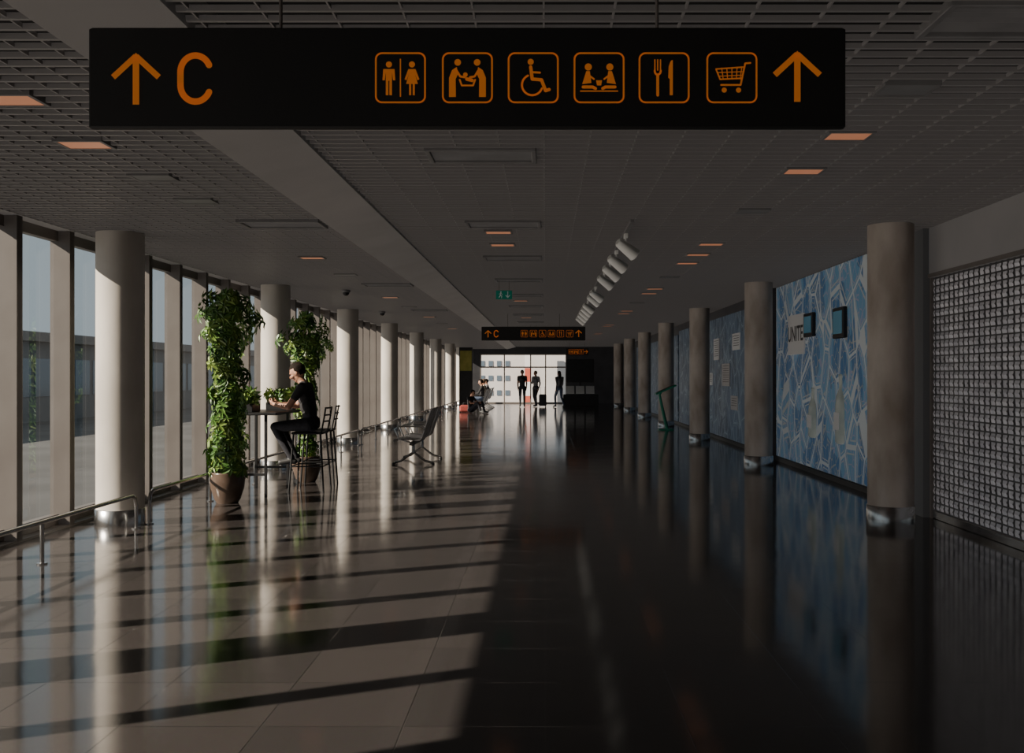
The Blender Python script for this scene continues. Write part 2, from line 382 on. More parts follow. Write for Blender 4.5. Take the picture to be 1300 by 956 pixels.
sg=make_sign(((cx-VX)*s,Ys,H+(VY-cz)*s),962*s,128*s,s,items,"long black hanging sign with orange arrows, C and pictograms",(-.64,.65),ZR+.05)
d=dup(sg,(-.29,24.8,H+53.5*24.8/F)); d["label"]="distant black hanging sign with orange arrows and pictograms"
items3=[('toilets',-110,0,42),('baby',-20,0,42),('restaurant',70,0,42),('arrow_right',150,0,36)]
make_sign((1.5,46.5,2.6),1.05,.33,s,items3,"short black hanging sign with pictograms and right-pointing arrow",(-.35,.35),ZR+.05)

e=empty("exit_sign",(-.66,16,2.78),"green and white emergency exit sign hung from ceiling","exit sign",group="emergency exit signs")
b=MB(); b.bbox(-.13,.13,0,.03,-.07,.07,'green',.004); b.build("panel",e)
f=Flat(); k='white'
f.circ(-.05,.045,.012,k); f.line([(-.05,.03),(-.06,-.01),(-.08,-.04)],.014,k); f.line([(-.06,-.01),(-.035,-.02),(-.04,-.05)],.012,k); f.line([(-.08,.01),(-.05,.025),(-.025,.005)],.009,k)
f.build("running_figure",e,loc=(0,-.003,0))
f=Flat(); f.line([(.06,.05),(.06,-.04)],.014,k); f.line([(.03,-.01),(.06,-.045),(.09,-.01)],.014,k); f.build("arrow",e,loc=(0,-.003,0))
for x in(-.08,.08):
    b=MB(); b.tube([(x,.015,.065),(x,.015,.28)],.004,'fin',6); b.build("hanger",e)
dup(e,(-.35,30,2.8))

# ---------------------------------------------------------------- ceiling fittings
def downlight(name,lens,label,grp,loc):
    e=empty(name,loc,label,"ceiling light",group=grp)
    b=MB(); 
    b.box(-.15,.15,-.11,-.09,-.006,.03,'ventwhite'); b.box(-.15,.15,.09,.11,-.006,.03,'ventwhite'); b.box(-.15,-.13,-.09,.09,-.006,.03,'ventwhite'); b.box(.13,.15,-.09,.09,-.006,.03,'ventwhite')
    b.build("frame",e)
    b=MB(); b.box(-.13,.13,-.09,.09,-.003,.02,lens); b.build("diffuser",e); return e
zc=ZR-.004
r=downlight("recessed_ceiling_light",'lamp_o',"small rectangular warm-lit downlight set in slat ceiling","lit recessed downlights",(1.94,6.38,zc))
for y in (7.48,11.64,12.64,13.6,17.6,18.6,23.6,24.6,30,31,36,37,43): dup(r,(1.94,y,zc))
for y in (10.67,11.7,20.4,26.4,32.5,38.5): dup(r,(-.5,y,zc))
for x,y in ((-2.74,5.11),(-2.82,6.1),(-2.8,11.97),(-2.8,18),(-2.8,24),(-2.8,30)): dup(r,(x,y,ZL-.004))
r=downlight("recessed_ceiling_light",'lamp_off',"small rectangular unlit grey downlight in slat ceiling","unlit recessed downlights",(1.94,5.35,zc))
for y in (9.3,15.5,21): dup(r,(1.94,y,zc))
for x,y in ((-2.8,7.12),(-2.83,8.08),(-2.8,14),(-2.8,20.5),(-2.8,27)): dup(r,(x,y,ZL-.004))
def vent(loc,w,d,grp):
    e=empty("ceiling_vent",loc,"rectangular grey louvred air vent in slat ceiling","air vent",group=grp)
    b=MB(); t=.035
    b.bbox(-w/2,w/2,-d/2,-d/2+t,-.016,.03,'ventwhite',.004); b.bbox(-w/2,w/2,d/2-t,d/2,-.016,.03,'ventwhite',.004)
    b.bbox(-w/2,-w/2+t,-d/2,d/2,-.016,.03,'ventwhite',.004); b.bbox(w/2-t,w/2,-d/2,d/2,-.016,.03,'ventwhite',.004); b.build("frame",e)
    b=MB(); y=-d/2+t
    while y<d/2-t:
        b.box(-w/2+t,w/2-t,y,y+.008,-.008,.016,'ventwhite',Matrix.Translation((0,y,0))@Matrix.Rotation(.6,4,'X')@Matrix.Translation((0,-y,0))); y+=.06
    b.box(-w/2+t,w/2-t,-d/2+t,d/2-t,.025,.03,'plenum'); b.build("louvres",e); return e
v=vent((-.44,6.94,zc),.76,.42,"louvred ceiling vents")
for y in (10.1,13,16,19,22,25,28.5,32,36,40): dup(v,(-.42,y,zc))
for x,y in ((-2.45,9.3),(-2.45,15.5),(-2.5,21.5)): dup(v,(x,y,ZL-.004))
dup(v,(2.05,4.3,zc))

def spot(loc,grp):
    e=empty("track_spotlight",loc,"white cylindrical spotlight angled down from ceiling track","spotlight",group=grp)
    b=MB(); b.bbox(-.02,.02,-.06,.06,-.045,0,'spotwhite',.004); b.tube([(0,0,-.04),(0,0,-.12)],.012,'spotwhite',10); b.build("mount",e)
    d=Vector((.62,.35,-.42)).normalized(); c=Vector((0,0,-.15)); c0=c-d*.12; 
    b=MB(); b.tube([c0,c0+d*.02,c+d*.1,c+d*.13],[.035,.052,.068,.072],'spotwhite',20); b.build("lamp_head",e)
    b=MB(); b.tube([c+d*.128,c+d*.134],[.06,.06],'spotlens',20); b.build("lens",e); return e
b=MB(); b.box(-.018,.018,0,15.5,0,.03,'ventwhite'); tag(b.build("lighting_track",loc=(.86,9.8,ZR-.03)),"straight slim ceiling track carrying spotlights","light track")
sp=spot((.86,10.6,ZR-.03),"spotlights on the ceiling track")
for y in (12.0,13.1,14.4,16.9,17.9,20,21.1,22.2,23.3,24.5): dup(sp,(.86,y,ZR-.03))
e=empty("dome_camera",(-3.6,22,ZL),"small dark dome security camera under ceiling","security camera",group="dome cameras")
b=MB(); b.lathe([(.07,0),(.075,-.03),(.06,-.04)],'ventwhite',20); b.build("housing",e)
b=MB(); b.lathe([(.055,-.035),(.05,-.07),(.03,-.09),(.005,-.095)],'black',20); b.build("dome",e)
dup(e,(-3.3,16.5,ZL))

# ---------------------------------------------------------------- guard rails
def rail(y0,y1,grp):
    e=empty("guard_rail",(-3.95,y0,0),"low stainless steel guard rail in front of windows","guard rail",group=grp); L=y1-y0
    b=MB(); b.tube([(0,0,.22),(0,.03,.30),(0,.1,.33),(0,L-.1,.33),(0,L-.03,.30),(0,L,.22)],.019,'steel',12); b.build("rail_tube",e)
    npst=max(2,int(round(L/1.8))+1)
    for i in range(npst):
        y=L*i/(npst-1); b=MB(); b.tube([(0,y,0),(0,y,.23 if i in(0,npst-1) else .325)],.017,'steel',10); b.lathe([(.04,0),(.04,.012)],'steel',16,c=(0,y,0)); b.build("post",e)
for k in range(-1,8):
    rail(9.94+5.73*(k-1)+.0, 9.94+5.73*k-.32,"guard rails along the windows")

# ---------------------------------------------------------------- shutter
e=empty("roller_shutter",(XR-.005,5.0,0),"closed roller shutter of small grey translucent rectangular cells","roller shutter")
b=MB(); W=5.35; pz=.08; py=.115
z=.08
while z<2.5: b.box(-.03,-.012,.0,W,z,z+.014,'shutbar'); z+=pz
y=0
while y<W: b.box(-.028,-.014,y,y+.018,.08,2.5,'shutbar'); y+=py
z=.08
while z<2.45:
    y=0
    while y<W-.05:
        t=random.uniform(-.006,.006)
        b.add([(-.02,y+.018,z+.014),(-.02+t,y+py,z+.014),(-.03+t,y+py*.9,z+pz*.6),(-.03,y+.03,z+pz*.6),(-.02,y+.018,z+pz),(-.02,y+py,z+pz)],[(0,3,2,1),(3,4,5,2)],'cell'); y+=py
    z+=pz
b.box(-.008,0,0,W,.05,2.5,'plenum')
b.build("curtain",e)
b=MB(); b.bbox(-.04,-.005,0,W,.0,.085,'steel',.006); b.build("bottom_bar",e)
b=MB(); b.bbox(-.05,0,W,W+.05,0,2.5,'fin',.004); b.build("guide_rail",e)

# ---------------------------------------------------------------- murals
def panel(y0,y1,z0,z1,k,label,name="wall_mural",cat="mural",x=XR,t=.03):
    b=MB(); b.box(-t,0,0,y1-y0,0,z1-z0,k); return tag(b.build(name,loc=(x,y0,z0)),label,cat)
panel(11.05,17.4,.09,ZR-.01,'mural',"light blue and white city map mural panel on wall")
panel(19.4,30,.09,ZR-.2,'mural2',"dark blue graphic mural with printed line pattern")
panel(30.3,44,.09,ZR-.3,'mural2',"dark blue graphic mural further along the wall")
def textobj(txt,name,parent,loc,size,k,rotz=-math.pi/2,sx=1):
    cu=bpy.data.curves.new(name,'FONT'); cu.body=txt; cu.size=size; cu.align_x='CENTER'; cu.align_y='CENTER'; cu.offset=.006
    t=bpy.data.objects.new("tmp",cu); C.objects.link(t); bpy.context.view_layer.update()
    me=bpy.data.meshes.new_from_object(t.evaluated_get(bpy.context.evaluated_depsgraph_get())); bpy.data.objects.remove(t)
    me.materials.clear(); me.materials.append(M[k])
    o=bpy.data.objects.new(name,me); C.objects.link(o); o.location=loc; o.rotation_euler=(math.pi/2,0,rotz); o.scale=(sx,1,1); o.parent=parent; return o
XF=XR-.03
e=empty("wall_sign",(XF,15.95,2.1),"white square wall plaque with bold dark lettering","wall sign")
b=MB(); b.bbox(-.03,0,-.5,.5,-.28,.36,'white',.004); b.build("board",e)
textobj("UNITE","lettering",e,(-.034,0,.04),.34,'black')
def wallscreen(y,z,w,h,label):
    e=empty("wall_screen",(XF,y,z),label,"screen")
    b=MB(); b.bbox(-.06,0,-w/2,w/2,-h/2,h/2,'black',.01); b.build("housing",e)
    b=MB(); b.box(-.064,-.06,-w/2+.05,w/2-.05,-h/2+.06,h/2-.05,'screen'); b.build("display",e); return e
wallscreen(15.1,2.25,.5,.36,"small black framed wall screen showing cyan picture")
wallscreen(13.55,2.2,.5,.42,"black framed wall screen mounted on blue mural")
def bottle(y,z,hh,label):
    e=empty("bottle_wall_graphic",(XF,y,z),label,"wall decoration")
    b=MB(); P=[(.13,0),(.17,.03),(.17,.55),(.14,.68),(.06,.78),(.055,.95),(.07,.96),(.07,1.0),(.0,1.0)]
    pr=[(r,zz*hh) for r,zz in P]; n=14; vs=[]; fs=[]
    for r,zz in pr:
        for j in range(n+1):
            t=math.pi*j/n; vs.append((-.35*r*math.sin(t),r*math.cos(t),zz))
    for i in range(len(pr)-1):
        for j in range(n): a=i*(n+1)+j; fs.append((a,a+1,a+n+2,a+n+1))
    b.add(vs,fs,'boxclear',True); b.build("bottle_relief",e)
    b=MB(); b.box(-.068,-.055,-.11,.11,hh*.2,hh*.45,'white'); b.build("label_patch",e)
bottle(15.0,.55,.75,"pale bottle-shaped relief on blue mural")
bottle(13.6,.55,.95,"tall pale bottle-shaped relief on blue mural")
for i,(y,z,w,h) in enumerate(((21,2.2,.8,.35),(22.2,1.5,.9,.5),(23.4,2.1,.7,.5),(21.2,.9,.7,.3),(24.2,1.4,.5,.3))):
    e=empty("information_plaque",(XF,y,z),"pale printed information plaque with fine lines of text","plaque",group="plaques on the dark mural")
    b=MB(); b.bbox(-.02,0,-w/2,w/2,-h/2,h/2,'bulk' if i%2 else 'white',.003); b.build("board",e)
    b=MB(); zz=h/2-.06
    while zz>-h/2+.05: b.box(-.023,-.02,-w/2+.06,w/2-.06-random.random()*.15,zz,zz+.012,'black'); zz-=.05
    b.build("print_lines",e)

# ---------------------------------------------------------------- green stand
e=empty("information_stand",(3.3,27.3,0),"teal green lectern stand with slanted screen","information stand",rotz=0)
b=MB(); b.bbox(-.2,.2,-.2,.2,0,.025,'kiosk',.008); b.build("foot_plate",e)
b=MB(); b.tube([(.05,0,.02),(-.02,0,.3),(-.1,0,.65),(-.16,0,.95),(-.12,0,1.03)],[.05,.045,.04,.035,.03],'kiosk',14); b.build("curved_post",e)
b=MB(); mt=Matrix.Translation((0,0,1.1))@Matrix.Rotation(-.42,4,'Y'); b.bbox(-.3,.3,-.2,.2,-.025,.025,'kiosk',.01,mt); b.build("slanted_case",e)
b=MB(); b.box(-.25,.25,-.16,.16,.026,.03,'black',mt); b.build("screen",e)

# ---------------------------------------------------------------- bench
def bench(loc,rotz,n=3,grp="airport benches"):
    e=empty("airport_bench",loc,"perforated dark metal airport bench with chrome legs","bench",rotz=rotz,group=grp)
    pw=.56; W=pw*n
    prof=[(.30,.40),(.29,.435),(.24,.45),(.1,.44),(-.05,.415),(-.12,.42),(-.16,.46),(-.2,.58),(-.25,.74),(-.31,.92),(-.33,.935)]
    for i in range(n):
        c=-W/2+pw*(i+.5)
        b=MB(); vs=[];fs=[]
        for (y,z) in prof:
            for x in (c-.25,c+.25): vs.append((x,y,z))
        for (y,z) in prof:
            for x in (c-.25,c+.25): vs.append((x,y-.012,z-.014))
        m=len(prof)
        for j in range(m-1):
            fs.append((2*j,2*j+1,2*j+3,2*j+2)); fs.append((2*m+2*j+2,2*m+2*j+3,2*m+2*j+1,2*m+2*j))
            fs.append((2*j,2*j+2,2*m+2*j+2,2*m+2*j)); fs.append((2*j+3,2*j+1,2*m+2*j+1,2*m+2*j+3))
        fs.append((1,0,2*m,2*m+1)); fs.append((2*m-2,2*m-1,4*m-1,4*m-2))
        b.add(vs,fs,'seat')
        b.build("seat_shell",e,fix=True)
    b=MB(); b.bbox(-W/2,W/2,-.03,.03,.33,.39,'black',.006); b.build("beam",e)
    for x in (-W/2+.25,W/2-.25):
        b=MB(); b.tube([(x,0,.36),(x,0,.2)],.028,'chrome',12); b.tube([(x,.33,.03),(x,.2,.06),(x,0,.21),(x,-.2,.06),(x,-.33,.03)],.02,'chrome',10)
        for y in (.33,-.33): b.lathe([(.025,0),(.028,.02),(.012,.035)],'black',12,c=(x,y,0))
        b.build("leg",e)
    for i in range(n+1):
        x=-W/2+pw*i
        b=MB(); b.tube([(x,.0,.38),(x,.2,.44),(x,.27,.6),(x,.2,.645),(x,-.14,.645),(x,-.22,.62)],.013,'chrome',8); b.build("armrest",e)
    return e
bn=bench((-2.2,17.2,0),math.pi/2)
for y in (41.2,43.4,45.6): dup(bn,(-2.7,y,0))

# ---------------------------------------------------------------- plants
def foliage_column(cx,cy,z0,z1,rfun,ncl,mats=('leafA','leafB'),ls=.09):
    b=MB()
    for i in range(ncl):
        z=random.uniform(z0,z1); t0=(z-z0)/(z1-z0); a=random.uniform(0,2*math.pi)
        wob=1+.35*math.sin(a*2+z*6.3)+.2*math.sin(a*3-z*11)
        r=rfun(t0)*math.sqrt(random.uniform(.15,1))*max(.45,wob)
        c=Vector((cx+r*math.cos(a),cy+r*math.sin(a),z))
        out=Vector((math.cos(a),math.sin(a),random.uniform(-.2,.7))).normalized()
        q=out.to_track_quat('Z','Y').to_matrix()
        nl=random.choice((6,7,8)); L0=ls*random.uniform(.7,1.25); k=mats[0] if random.random()<.65 else mats[1]
        for j in range(nl):
            t=2*math.pi*j/nl+random.uniform(-.2,.2); d=Vector((math.cos(t),math.sin(t),-.15+random.uniform(-.2,.1))); sd=Vector((-math.sin(t),math.cos(t),0))
            L1=L0*random.uniform(.8,1.1); w=L1*.2
            P=[d*.01, d*L1*.4+sd*w+Vector((0,0,.006)), d*L1*.8+sd*w*.8-Vector((0,0,.004)), d*L1*1.1-Vector((0,0,L1*.15)), d*L1*.8-sd*w*.8-Vector((0,0,.004)), d*L1*.4-sd*w+Vector((0,0,.006)), d*L1*.5-Vector((0,0,.008))]
            P=[c+q@p for p in P]
            b.add(P,[(0,1,6),(1,2,6),(2,3,6),(3,4,6),(4,5,6),(5,0,6)],k)
    return b
def potted(loc,h,rfun,ncl,label,z0=.38):
    e=empty("potted_plant",loc,label,"plant")
    b=MB(); b.lathe([(.12,0),(.15,.05),(.19,.18),(.2,.28),(.185,.34),(.19,.36),(.165,.36),(.16,.31)],'pot',32); b.build("pot",e)
    b=MB(); b.lathe([(.164,.29),(.164,.315)],'soil',24); b.build("soil",e)
    b=MB()
    for i in range(3):
        a=i*2.1; b.tube([(.05*math.cos(a),.05*math.sin(a),.3),(.03*math.cos(a+1),.03*math.sin(a+1),h*.5),(.05*math.cos(a+2),.05*math.sin(a+2),h-.15)],[.016,.012,.006],'bark',8)
    b.build("stem",e)
    foliage_column(0,0,z0,h,rfun,ncl).build("foliage",e); return e
def r1(t):
    if t>.72: return .19+.12*math.sin((t-.72)/.28*math.pi)
    return .20+.05*math.sin(t*11+.4)
potted((-3.70,11.6,0),2.42,r1,640,"tall potted schefflera with dense narrow column of leaves")
potted((-3.33,13.9,0),2.32,lambda t:(.13 if t<.6 else .13+.22*math.sin((t-.6)/.4*math.pi)),400,"tall potted schefflera with bushy crown behind bar table")

# ---------------------------------------------------------------- bar table + planters + stools
e=empty("bar_table",(-3.55,12.75,0),"black high bar table with thin legs","table")
b=MB(); b.bbox(-.36,.27,-.6,.6,.995,1.03,'black',.008); b.build("table_top",e)
for x in (-.3,.12):
    for y in (-.52,.52):
        b=MB(); b.box(x-.016,x+.016,y-.016,y+.016,0,.996,'black'); b.build("leg",e)
for y in (-.52,.52):
    b=MB(); b.box(-.284,.104,y-.01,y+.01,.25,.28,'black'); b.build("foot_rail",e)
def planter(loc,w,d,n,label):
    e=empty("table_planter",loc,label,"planter")
    b=MB(); h=.1; b.bbox(-w/2,w/2,-d/2,d/2,0,h,'black',.006); b.build("planter_box",e)
    b=MB(); b.box(-w/2+.012,w/2-.012,-d/2+.012,d/2-.012,h,h+.006,'soil'); b.build("soil",e)
    f=MB()
    for i in range(n):
        x=random.uniform(-w/2,w/2); y=random.uniform(-d/2,d/2); z=h+random.uniform(.02,.14)
        sub=foliage_column(x,y,z,z+.02,lambda t:.03,1,('leafB','leafA'),.075)
        o=len(f.v); f.v+=sub.v; f.f+=[[a+o for a in q] for q in sub.f]; f.m+=[f.mi(sub.mats[m]) for m in sub.m]; f.smooth+=sub.smooth
    f.build("foliage",e); return e
planter((-3.74,12.35,1.03),.32,.34,60,"small black planter box with bright green leaves on table")
planter((-3.5,13.2,1.03),.36,.18,60,"black planter box of trailing bright green leaves on table")
def stool(loc,rotz,label):
    e=empty("bar_stool",loc,label,"stool",rotz=rotz,group="bar stools at the high table")
    b=MB(); b.bbox(-.2,.2,-.2,.2,.735,.765,'black',.012); b.build("seat",e)
    b=MB(); 
    for x in (-.18,.18): b.tube([(x,-.18,.74),(x,-.22,.95),(x,-.24,1.08)],.011,'black',8)
    for z,y in ((.9,-.212),(.98,-.224),(1.07,-.24)): b.tube([(-.18,y,z),(0,y-.03,z),(.18,y,z)],.011,'black',8)
    b.build("backrest",e)
    for sx in (-1,1):
        for sy in (-1,1):
            b=MB(); b.tube([(sx*.17,sy*.17,.74),(sx*.22,sy*.22,0)],[.013,.012],'black',8); b.build("leg",e)
    b=MB(); q=.2
    for a,c in (((-q,-q),(q,-q)),((q,-q),(q,q)),((q,q),(-q,q)),((-q,q),(-q,-q))): b.tube([(*a,.33),(*c,.33)],.009,'black',8)
    b.build("foot_ring",e); return e
stool((-3.02,12.8,0),math.pi/2,"black bar stool with low back, occupied by seated man")
stool((-3.05,13.45,0),math.pi/2+.1,"empty black bar stool with low slatted back")

# ---------------------------------------------------------------- people
def person(name,loc,rotz,J,tags,label,voxel=.01,longhair=False,hairk='hair',scale=1.0):
    bm=bmesh.new(); segs=[]
    def sph(c,r,t,sc=(1,1,1),rot=None,sub=2):
        m=Matrix.Translation(c)@(rot.to_4x4() if rot else Matrix.Identity(4))@Matrix.Diagonal((*[q*r for q in sc],1))
        bmesh.ops.create_icosphere(bm,subdivisions=sub,radius=1,matrix=m); segs.append((Vector(c),Vector(c),r*min(sc),r*min(sc),t))
    def cap(a,c,ra,rc,t):
        a=Vector(a);c=Vector(c);d=c-a;L=d.length
        q=d.to_track_quat('Z','Y').to_matrix().to_4x4()
        bmesh.ops.create_cone(bm,cap_ends=True,segments=14,radius1=ra,radius2=rc,depth=L,matrix=Matrix.Translation((a+c)/2)@q)
        for p,r in ((a,ra),(c,rc)): bmesh.ops.create_icosphere(bm,subdivisions=2,radius=r*1.0,matrix=Matrix.Translation(p))
        segs.append((a,c,ra,rc,t))
    V=lambda k:Vector(J[k])
    pel,che,nek,hd=V('pelvis'),V('chest'),V('neck'),V('head')
    sh,pa=tags['top'],tags['bottom']; arm=tags.get('arm','skin')
    sph(pel,.13,pa,(1.22,.85,.9)); 
    sph(pel.lerp(che,.35),.12,sh,(1.15,.8,1.1)); sph(pel.lerp(che,.7),.13,sh,(1.18,.82,1.15)); sph(che,.135,sh,(1.25,.82,1.05))
    sl,sr=V('shoulder_l'),V('shoulder_r')
    cap(sl,nek-Vector((0,0,.03)),.06,.06,sh); cap(sr,nek-Vector((0,0,.03)),.06,.06,sh); cap(sl,sr,.062,.062,sh)
    cap(nek,hd-Vector((0,.01,.05)),.054,.05,'skin')
    for s in 'lr':
        a,el,wr=V('shoulder_'+s),V('elbow_'+s),V('wrist_'+s)
        mid=a.lerp(el,.55)
        cap(a,mid,.06,.052,sh); cap(mid,el,.046,.040,arm); cap(el,wr,.041,.027,arm)
        hdir=Vector(J.get('hand_'+s,tuple((wr-el).normalized()))).normalized(); sx=-1 if s=='l' else 1
        pn=Vector(J.get('palm_'+s,(-sx,0,0))); pn=(pn-hdir*pn.dot(hdir)).normalized(); side=hdir.cross(pn)
        for o in (-.02,0,.02): cap(wr+side*o*.6+hdir*.01,wr+hdir*.075+side*o,.017,.013,'skin')
        th=side if side.dot(Vector(J.get('thumb_'+s,(0,1,0))))>0 else -side
        for i,(o,L) in enumerate(((.030,.066),(.010,.076),(-.010,.070),(-.029,.054))):
            p0=wr+hdir*.08+th*o; p1=p0+(hdir*.8+pn*.35).normalized()*L*.45; p2=p1+(hdir*.35+pn*.8).normalized()*L*.35; p3=p2+(pn*.9-hdir*.2).normalized()*L*.25
            cap(p0,p1,.0095,.0088,'skin'); cap(p1,p2,.0088,.008,'skin'); cap(p2,p3,.008,.007,'skin')
        t0=wr+hdir*.025+th*.024; t1=t0+(hdir*.6+th*.7+pn*.3).normalized()*.038; t2=t1+(hdir*.9+pn*.5).normalized()*.03
        cap(t0,t1,.013,.011,'skin'); cap(t1,t2,.011,.009,'skin')
        hp,kn,an,to=V('hip_'+s),V('knee_'+s),V('ankle_'+s),V('toe_'+s)
        cap(hp,kn,.088,.06,pa); cap(kn,kn.lerp(an,.35),.058,.056,pa); cap(kn.lerp(an,.35),an,.056,.04,pa)
        cap(an-Vector((0,0,.03)),to,.042,.035,'shoe'); bk=(an-to); bk.z=0; cap(an-Vector((0,0,.035)),an+bk.normalized()*.04-Vector((0,0,.045)),.04,.035,'shoe')
    R=Euler((J.get('pitch',0),0,J.get('yaw',0))).to_matrix()
    Hp=lambda x,y,z: hd+R@Vector((x,y,z))
    sph(hd+R@Vector((0,-.008,.02)),.1,'skin',(.78,.97,1.0),R,3); sph(Hp(0,.022,-.055),.065,'skin',(.88,.95,1.05),R); sph(Hp(0,.05,-.095),.026,'skin',(1,1,.8),R)
    cap(Hp(0,.088,.012),Hp(0,.108,-.028),.010,.014,'skin'); cap(Hp(-.035,.078,.022),Hp(.035,.078,.022),.014,.014,'skin')
    for x in (-1,1):
        sph(Hp(x*.080,-.003,-.005),.03,'skin',(.35,.7,1),R); sph(Hp(x*.031,.086,.004),.0115,'eye')
        sph(Hp(x*.04,.07,-.03),.024,'skin')
    cap(Hp(-.02,.083,-.062),Hp(.02,.083,-.062),.0085,.0085,'lip')
    me=bpy.data.meshes.new("tmp"); bm.to_mesh(me); bm.free()
    t=bpy.data.objects.new("tmp",me); C.objects.link(t)
    md=t.modifiers.new("r",'REMESH'); md.mode='VOXEL'; md.voxel_size=voxel; md.use_smooth_shade=True
    ms=t.modifiers.new("s",'SMOOTH'); ms.iterations=2; ms.factor=.5
    bpy.context.view_layer.update()
    body=bpy.data.meshes.new_from_object(t.evaluated_get(bpy.context.evaluated_depsgraph_get())); bpy.data.objects.remove(t)
    ks=[]; 
    for sgm in segs:
        if sgm[4] not in ks: ks.append(sgm[4])
    body.materials.clear()
    for k in ks: body.materials.append(M[k])
    nP=len(body.polygons); cen=np.zeros(nP*3); body.polygons.foreach_get("center",cen); cen=cen.reshape(-1,3)
    best=np.full(nP,1e9); idx=np.zeros(nP,int)
    for a,c,ra,rc,tg in segs:
        a=np.array(a);c=np.array(c);d=c-a;L=d@d
        tt=np.clip(((cen-a)@d)/L,0,1) if L>1e-9 else np.zeros(nP)
        dist=np.linalg.norm(cen-(a+tt[:,None]*d),axis=1)-(ra+(rc-ra)*tt)
        if tg in('eye','lip'): dist=np.where(dist<.004,dist-.02,9)
        w=dist<best; best[w]=dist[w]; idx[w]=ks.index(tg)
    body.polygons.foreach_set("material_index",idx.astype(np.int32)); body.polygons.foreach_set("use_smooth",[True]*nP)
    o=bpy.data.objects.new(name,body); C.objects.link(o); o.location=loc; o.rotation_euler=(0,0,rotz); o.scale=(scale,)*3
    o["label"]=label; o["category"]="person"
    bm=bmesh.new(); bmesh.ops.create_uvsphere(bm,u_segments=28,v_segments=20,radius=1)
    for v in bm.verts:
        q=v.co.copy(); nzs=1+.03*math.sin(q.x*17+q.y*11)+.02*math.sin(q.z*23)
        v.co=Vector((q.x*.087*nzs,q.y*.106*nzs-.014,q.z*.107*nzs+.026))
    dl=[v for v in bm.verts if (v.co.y>.03 and v.co.z<.062) or (v.co.y>-.02 and v.co.z<.0) or (v.co.z<-.055)]
    bmesh.ops.delete(bm,geom=dl,context='VERTS')
    if longhair:
        m=Matrix.Translation((0,-.07,-.1))@Matrix.Diagonal((.085,.05,.16,1)); bmesh.ops.create_icosphere(bm,subdivisions=3,radius=1,matrix=m)
    bmesh.ops.transform(bm,matrix=Matrix.Translation(hd)@R.to_4x4(),verts=bm.verts)
    me=bpy.data.meshes.new("hair"); bm.to_mesh(me); bm.free(); me.materials.append(M[hairk]); me.polygons.foreach_set("use_smooth",[True]*len(me.polygons))
    h=bpy.data.objects.new("hair",me); C.objects.link(h); h.parent=o
    return o
def mirror(J):
    D=dict(J)
    for k,v in J.items():
        if k.endswith('_r') and k[:-1]+'l' not in D: D[k[:-1]+'l']=(-v[0],v[1],v[2])
    return D
man=mirror(dict(pelvis=(0,-.02,.875),chest=(0,.05,1.21),neck=(0,.09,1.385),head=(0,.165,1.52),pitch=-.45,
  shoulder_r=(.185,.06,1.335),elbow_r=(.24,.22,1.085),wrist_r=(.10,.43,1.115),hand_r=(-.55,.75,.25),palm_r=(-.7,0,.5),thumb_r=(0,0,1),
  hip_r=(.095,0,.86),knee_r=(.13,.42,.83),ankle_r=(.11,.21,.43),toe_r=(.12,.35,.375)))
person("person",(-3.02,12.8,0),math.pi/2,man,dict(top='tee',bottom='trouser'),"man in black t-shirt seated on bar stool, looking at phone",.0075)
b=MB(); b.bbox(-.004,.004,-.036,.036,-.07,.07,'black',.002); ph=tag(b.build("mobile_phone",loc=(-3.53,12.8,1.175),rot=(0,.5,0)),"black mobile phone held in both hands","phone")

def standing(stride=0,armbend=0,wide=0):
    J=dict(pelvis=(0,0,.95),chest=(0,.01,1.3),neck=(0,0,1.47),head=(0,.03,1.63),
      shoulder_r=(.175,0,1.42),elbow_r=(.205,-.04+stride*.12,1.13),wrist_r=(.195,.05+stride*.2,.88),
      hip_r=(.095,0,.92),knee_r=(.10,.06-stride*.12,.5),ankle_r=(.10,-.03-stride*.38,.1+stride*.04),toe_r=(.12,.14-stride*.36,.04))
    D=mirror(J)
    D['elbow_l']=(-.205,-.04-stride*.12,1.13); D['wrist_l']=(-.195,.05-stride*.1,.88)
    D['knee_l']=(-.10,.06+stride*.25,.52); D['ankle_l']=(-.10,-.03+stride*.33,.1); D['toe_l']=(-.12,.14+stride*.33,.04)
    if armbend: D['elbow_r']=(.22,.0,1.14); D['wrist_r']=(.13,.22,1.2)
    return D
Yp=47.0
X=lambda px:(px-VX)*Yp/F
person("person",(X(663),Yp,0),math.pi,standing(.5),dict(top='tee',bottom='trouser',arm='skin'),"person in black top and dark trousers walking across hall",.013)
person("person",(X(680),Yp+.6,0),2.5,standing(.3,1),dict(top='greycloth',bottom='trouser',arm='greycloth'),"person in grey jacket standing beside a suitcase",.013,scale=.98)
person("person",(X(710),Yp-.4,0),.5,standing(.7),dict(top='greycloth',bottom='denim',arm='greycloth'),"long-haired person in grey jacket and blue jeans walking",.013,longhair=True,scale=.97)
sit=mirror(dict(pelvis=(0,-.04,.53),chest=(0,-.06,.88),neck=(0,-.05,1.05),head=(0,.0,1.21),pitch=-.2,
  shoulder_r=(.185,-.06,1.0),elbow_r=(.23,.08,.76),wrist_r=(.12,.30,.72),hip_r=(.095,.0,.53),knee_r=(.12,.42,.53),ankle_r=(.12,.40,.10),toe_r=(.13,.56,.04),palm_r=(0,0,-1),hand_r=(-.4,.9,-.1)))
person("person",(-2.7,43.4,0),math.pi/2,sit,dict(top='beige',bottom='trouser',arm='beige'),"person in beige top and dark trousers sitting on bench",.013,hairk='hairfair')
person("person",(-2.7,41.75,0),math.pi/2,sit,dict(top='tee',bottom='denim',arm='tee'),"person in black top and jeans sitting on bench",.013)
